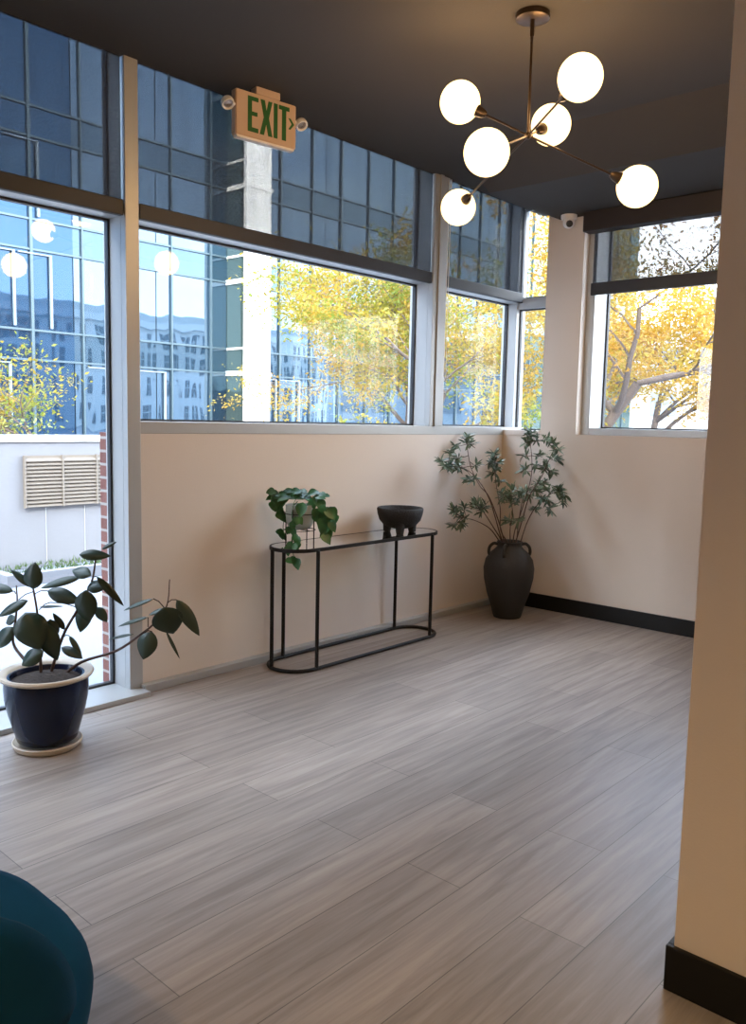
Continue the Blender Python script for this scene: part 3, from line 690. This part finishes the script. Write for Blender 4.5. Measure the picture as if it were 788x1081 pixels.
# low planter kerb with grass
t = thing('planter_bed', 'low pale concrete planter bed with green grass by the wall', 'planter', (-8.5, 5, GZ))
b = BM(); box(b, (-8.95, 3.6, GZ), (-8.1, 3.7, GZ+.12)); box(b, (-8.2, 3.7, GZ), (-8.1, 8, GZ+.12)); obj('kerb', b, M['conc'], t)
gm = BM()
for k in range(1500):
    x, y = random.uniform(-8.95, -8.22), random.uniform(3.75, 8); h = random.uniform(.03, .07); a = random.uniform(0, 2*PI)
    p = Vector((x, y, GZ+.05)); s = Vector((math.cos(a), math.sin(a), 0))*.012
    vv = [gm.verts.new(p-s), gm.verts.new(p+s), gm.verts.new(p+Vector((random.gauss(0, .02), random.gauss(0, .02), h)))]; gm.faces.new(vv)
o = obj('grass', gm, leafmat('green_grass', (.06, .10, .03), (.12, .16, .05), .6, .3), t); o['kind'] = 'stuff'

# hedge behind the wall
hb = BM(); random.seed(11)
for k in range(2600):
    p = Vector((random.uniform(-10.9, -10.2), random.uniform(-2, 5.3), random.uniform(.9, 1.50))); v = Vector((random.gauss(0, 1), random.gauss(0, 1), random.gauss(0, 1))).normalized()*.05
    leafmesh(hb, p, p+v, .03, (random.gauss(0, 1), random.gauss(0, 1), 1), 'slim', 0, 0, 2)
t = thing('hedge', 'low dark clipped hedge showing just above the concrete wall coping', 'hedge', (-10.5, 2, GZ))
obj('foliage', hb, M['hedge'], t); obj('stems', bx((-10.8, -1.9, GZ), (-10.3, 5.2, 1.2), .1), mat('hedge_core', (.02, .025, .01), .9), t)

# ------------------------------------------------------------------ glass office building opposite
XF = -28.3
off = thing('glass_office_building', 'blue glass office building with a pale projecting bay across the street', 'building', (XF-5, 20, GZ))
obj('building_core', bx((XF-14, -60, GZ), (XF-.15, 60, 28)), mat('dark_interior', (.03, .05, .07), .6), off)
fl = [(0.0, 3.4)]; z = 3.4
rowsp = []; rowvis = []
zz = 3.4
bands = []
for k in range(-1, 7): bands.append((3.4+3.7*k, 4.4+3.7*k))
ys = [-2+2.0*k for k in range(0, 31)]
random.seed(5)
for k in range(len(bands)-1):
    z0, z1 = bands[k]; z2 = bands[k+1][0]
    for y0, y1 in ((-60, -2), (-2, 15.2), (15.2, 22.0), (23.3, 45), (45, 60)):
        mm = M['fg_dark_refl'] if y1 < 16 else (M['fg_mid'] if y1 < 50 else M['fg_green'])
        ms = M['fg_spand'] if y1 < 50 else M['fg_green']
        obj('spandrel_panel', bx((XF-.1, y0, z0), (XF, y1, z1)), M['fg_dark_refl'] if y1 < 16 else ms, off)
        n_ = max(1, round((y1-y0)/4.4)) if y0 > -50 else 1
        for i in range(n_):
            ya, yb = y0+(y1-y0)*i/n_, y0+(y1-y0)*(i+1)/n_
            obj('window_glazing', bx((XF-.1, ya+.02, z1), (XF-.01, yb-.02, z2)), mm, off)
b = BM()
for z0, z1 in bands:
    for z in (z0, z1): box(b, (XF, -2, z-.035), (XF+.07, 22.0, z+.035)); box(b, (XF, 23.3, z-.035), (XF+.07, 60, z+.035))
obj('floor_line', b, M['facmull'], off)
b = BM(); y = -1.3; 
k = 0
while y < 60:
    if not 21.8 < y < 23.4:
        w_ = .03 if k % 2 else .05
        box(b, (XF, y-w_, -.1), (XF+.09, y+w_, 26))
    y += 1.87; k += 1
obj('vertical_mullion', b, M['facmull'], off)
# small operable lights with a pale jamb
for (ya, k) in ((13.0, 1), (14.3, 1), (16.8, 0), (18.9, 0), (17.6, 2), (12.8, 0), (13.9, 2), (24.6, 0), (26, 0), (28.2, 1)):
    z1 = bands[k+1][0]; z0 = bands[k][1] if k else 1.2
    b = BM(); z0 = z0+.0; box(b, (XF+.02, ya, z0+.1), (XF+.12, ya+.07, z1-.12)); box(b, (XF+.02, ya-1.1, z1-.16), (XF+.10, ya, z1-.12)); obj('pale_jamb', b, M['jamb'], off)
# projecting bay
obj('bay_side_glass', bx((XF-.1, 22.0, GZ), (-27.1, 23.0, 23)), M['fg_green'], off)
b = BM(); box(b, (-27.1, 22.0, GZ), (-27.0, 23.25, 23)); obj('bay_front_panel', b, M['creamclad'], off)
b = BM()
for z0, z1 in bands: box(b, (XF, 21.93, z0-.1), (-26.95, 22.0, z0+.08)); box(b, (-27.0, 22.0, z0-.06), (-26.95, 23.3, z0+.06)); box(b, (XF, 21.95, z1-.05), (-26.97, 22.0, z1+.03))
box(b, (-27.1, 21.9, GZ), (-26.93, 22.12, 23))
obj('bay_trim', b, M['creamclad'], off)

# pale stone building on our side of the street, seen mirrored in the glass facade
sb = thing('stone_building', 'white stone building with rows of windows mirrored in the blue glass facade', 'building', (46, 75, GZ))
obj('building_walls', bx((42, 42, GZ), (56, 130, 13.4)), M['whitestone'], sb)
obj('cornice', bx((41.4, 41.5, 13.4), (56, 130, 14.3)), M['whitestone'], sb)
b = BM(); box(b, (44, 44, 14.3), (55, 128, 15.6)); obj('roof', b, mat('pale_slate_roof', (.45, .46, .45), .7), sb)
for k, z0 in enumerate((.8, 4.2, 7.6, 10.6)):
    y = 43.5; j = 0
    while y < 128 and j < 22:
        w = obj('window', bx((41.9, y, z0), (42.0, y+1.6, z0+2.2)), M['darkwin'], sb)
        b = BM(); box(b, (41.82, y+.75, z0), (41.9, y+.85, z0+2.2)); box(b, (41.82, y, z0+1.2), (41.9, y+1.6, z0+1.3)); obj('glazing_bar', b, M['whitestone'], w)
        y += 3.2; j += 1

# pale far buildings beyond the trees
t = thing('far_building', 'pale far building glimpsed through the yellow trees behind the back window', 'building', (-14, 62, GZ))
obj('building_walls', bx((-38, 62, GZ), (6, 74, 9)), M['distant'], t)
for k in range(10):
    for j in range(2):
        obj('window', bx((-36+k*4.2, 61.9, 2.4+3.3*j), (-34+k*4.2, 62, 4.2+3.3*j)), mat('far_window', (.22, .25, .27), .6, spec=.1) if (k, j) == (0, 0) else bpy.data.materials['far_window'], t)

# ------------------------------------------------------------------ trees
def tree(label, base, height, lean, nleaf, crown, seed, lm, zlo, spread=1.0, lsz=.11):
    rnd = random.Random(seed); base = Vector(base)
    t = thing('tree', label, 'tree', base, 'autumn trees outside the windows')
    b = BM(); tips = []
    def grow(p, d, Ln, r, lev):
        n_ = 5; pts = [p]; rr = [r]
        for i in range(n_):
            d = (d+Vector((rnd.gauss(0, .13), rnd.gauss(0, .13), rnd.gauss(0, .08)+.02))).normalized()
            p = p+d*(Ln/n_); pts.append(p); rr.append(r*(1-.45*(i+1)/n_))
            if lev >= 2: tips.append((p, d))
        tube(b, pts, rr, 7 if lev < 2 else 4, caps=False)
        if lev < 4:
            nb = [5, 4, 3, 3][lev]
            for k in range(nb):
                i = n_-(k % 4) if lev else n_-(k % 3)
                q_ = pts[max(1, i)]; ax = Vector((rnd.gauss(0, 1), rnd.gauss(0, 1), rnd.gauss(0, .25))).normalized()
                nd = (d*.62+ax*.75*spread).normalized()
                grow(q_, nd, Ln*rnd.uniform(.62, .82), rr[max(1, i)]*.62, lev+1)
    grow(base, Vector(lean).normalized(), height, .14*height/3, 0)
    tips2 = [q_ for q_ in tips if q_[0].z > zlo]
    obj('trunk', b, M['bark'], t, 60)
    f = BM()
    for k in range(nleaf):
        p, d = rnd.choice(tips2)
        p = p+Vector((rnd.gauss(0, .16), rnd.gauss(0, .16), rnd.gauss(0, .14)-.08))
        if p.x > -4.7 and p.y < 7.0: continue
        v = Vector((rnd.gauss(0, 1), rnd.gauss(0, 1), rnd.gauss(-.5, .6))).normalized(); Ln = lsz*rnd.uniform(.6, 1.3)
        s = v.cross(Vector((rnd.gauss(0, 1), rnd.gauss(0, 1), rnd.gauss(0, 1)))).normalized()*Ln*.2
        a = f.verts.new(p-v*Ln*.5); b1 = f.verts.new(p-s); c1 = f.verts.new(p+v*Ln*.5); d1 = f.verts.new(p+s)
        f.faces.new((a, b1, c1, d1))
    obj('foliage', f, lm, t)
    return t
tree('yellow tree with a leaning grey trunk outside the back wall window', (-7.7, 12.6, GZ), 3.0, (.62, .05, 1), 34000, 2.5, 4, M['yellow'], 1.3, lsz=.085)
tree('yellow and green tree outside the narrow corner window', (-9.7, 11.2, GZ), 2.4, (.28, .12, 1), 26000, 2, 9, M['yellowgreen'], 1.2, lsz=.085)
tree('pale yellow tree before the glass building, right end of the wide window', (-13.2, 15.8, GZ), 2.6, (-.05, -.15, 1), 19000, 2, 21, M['yellow'], 1.2, lsz=.095)
tree('tall dense yellow tree standing further back behind the back wall window', (-7.4, 16.8, GZ), 2.3, (.1, 0, 1), 22000, 2.5, 44, M['yellow'], 1.2, lsz=.10)
tree('sparse thin tree in front of the glass building, above the louvred wall', (-17.5, 9.0, GZ), 1.5, (0, 0, 1), 2600, 2, 33, M['yellowgreen'], 1.0)
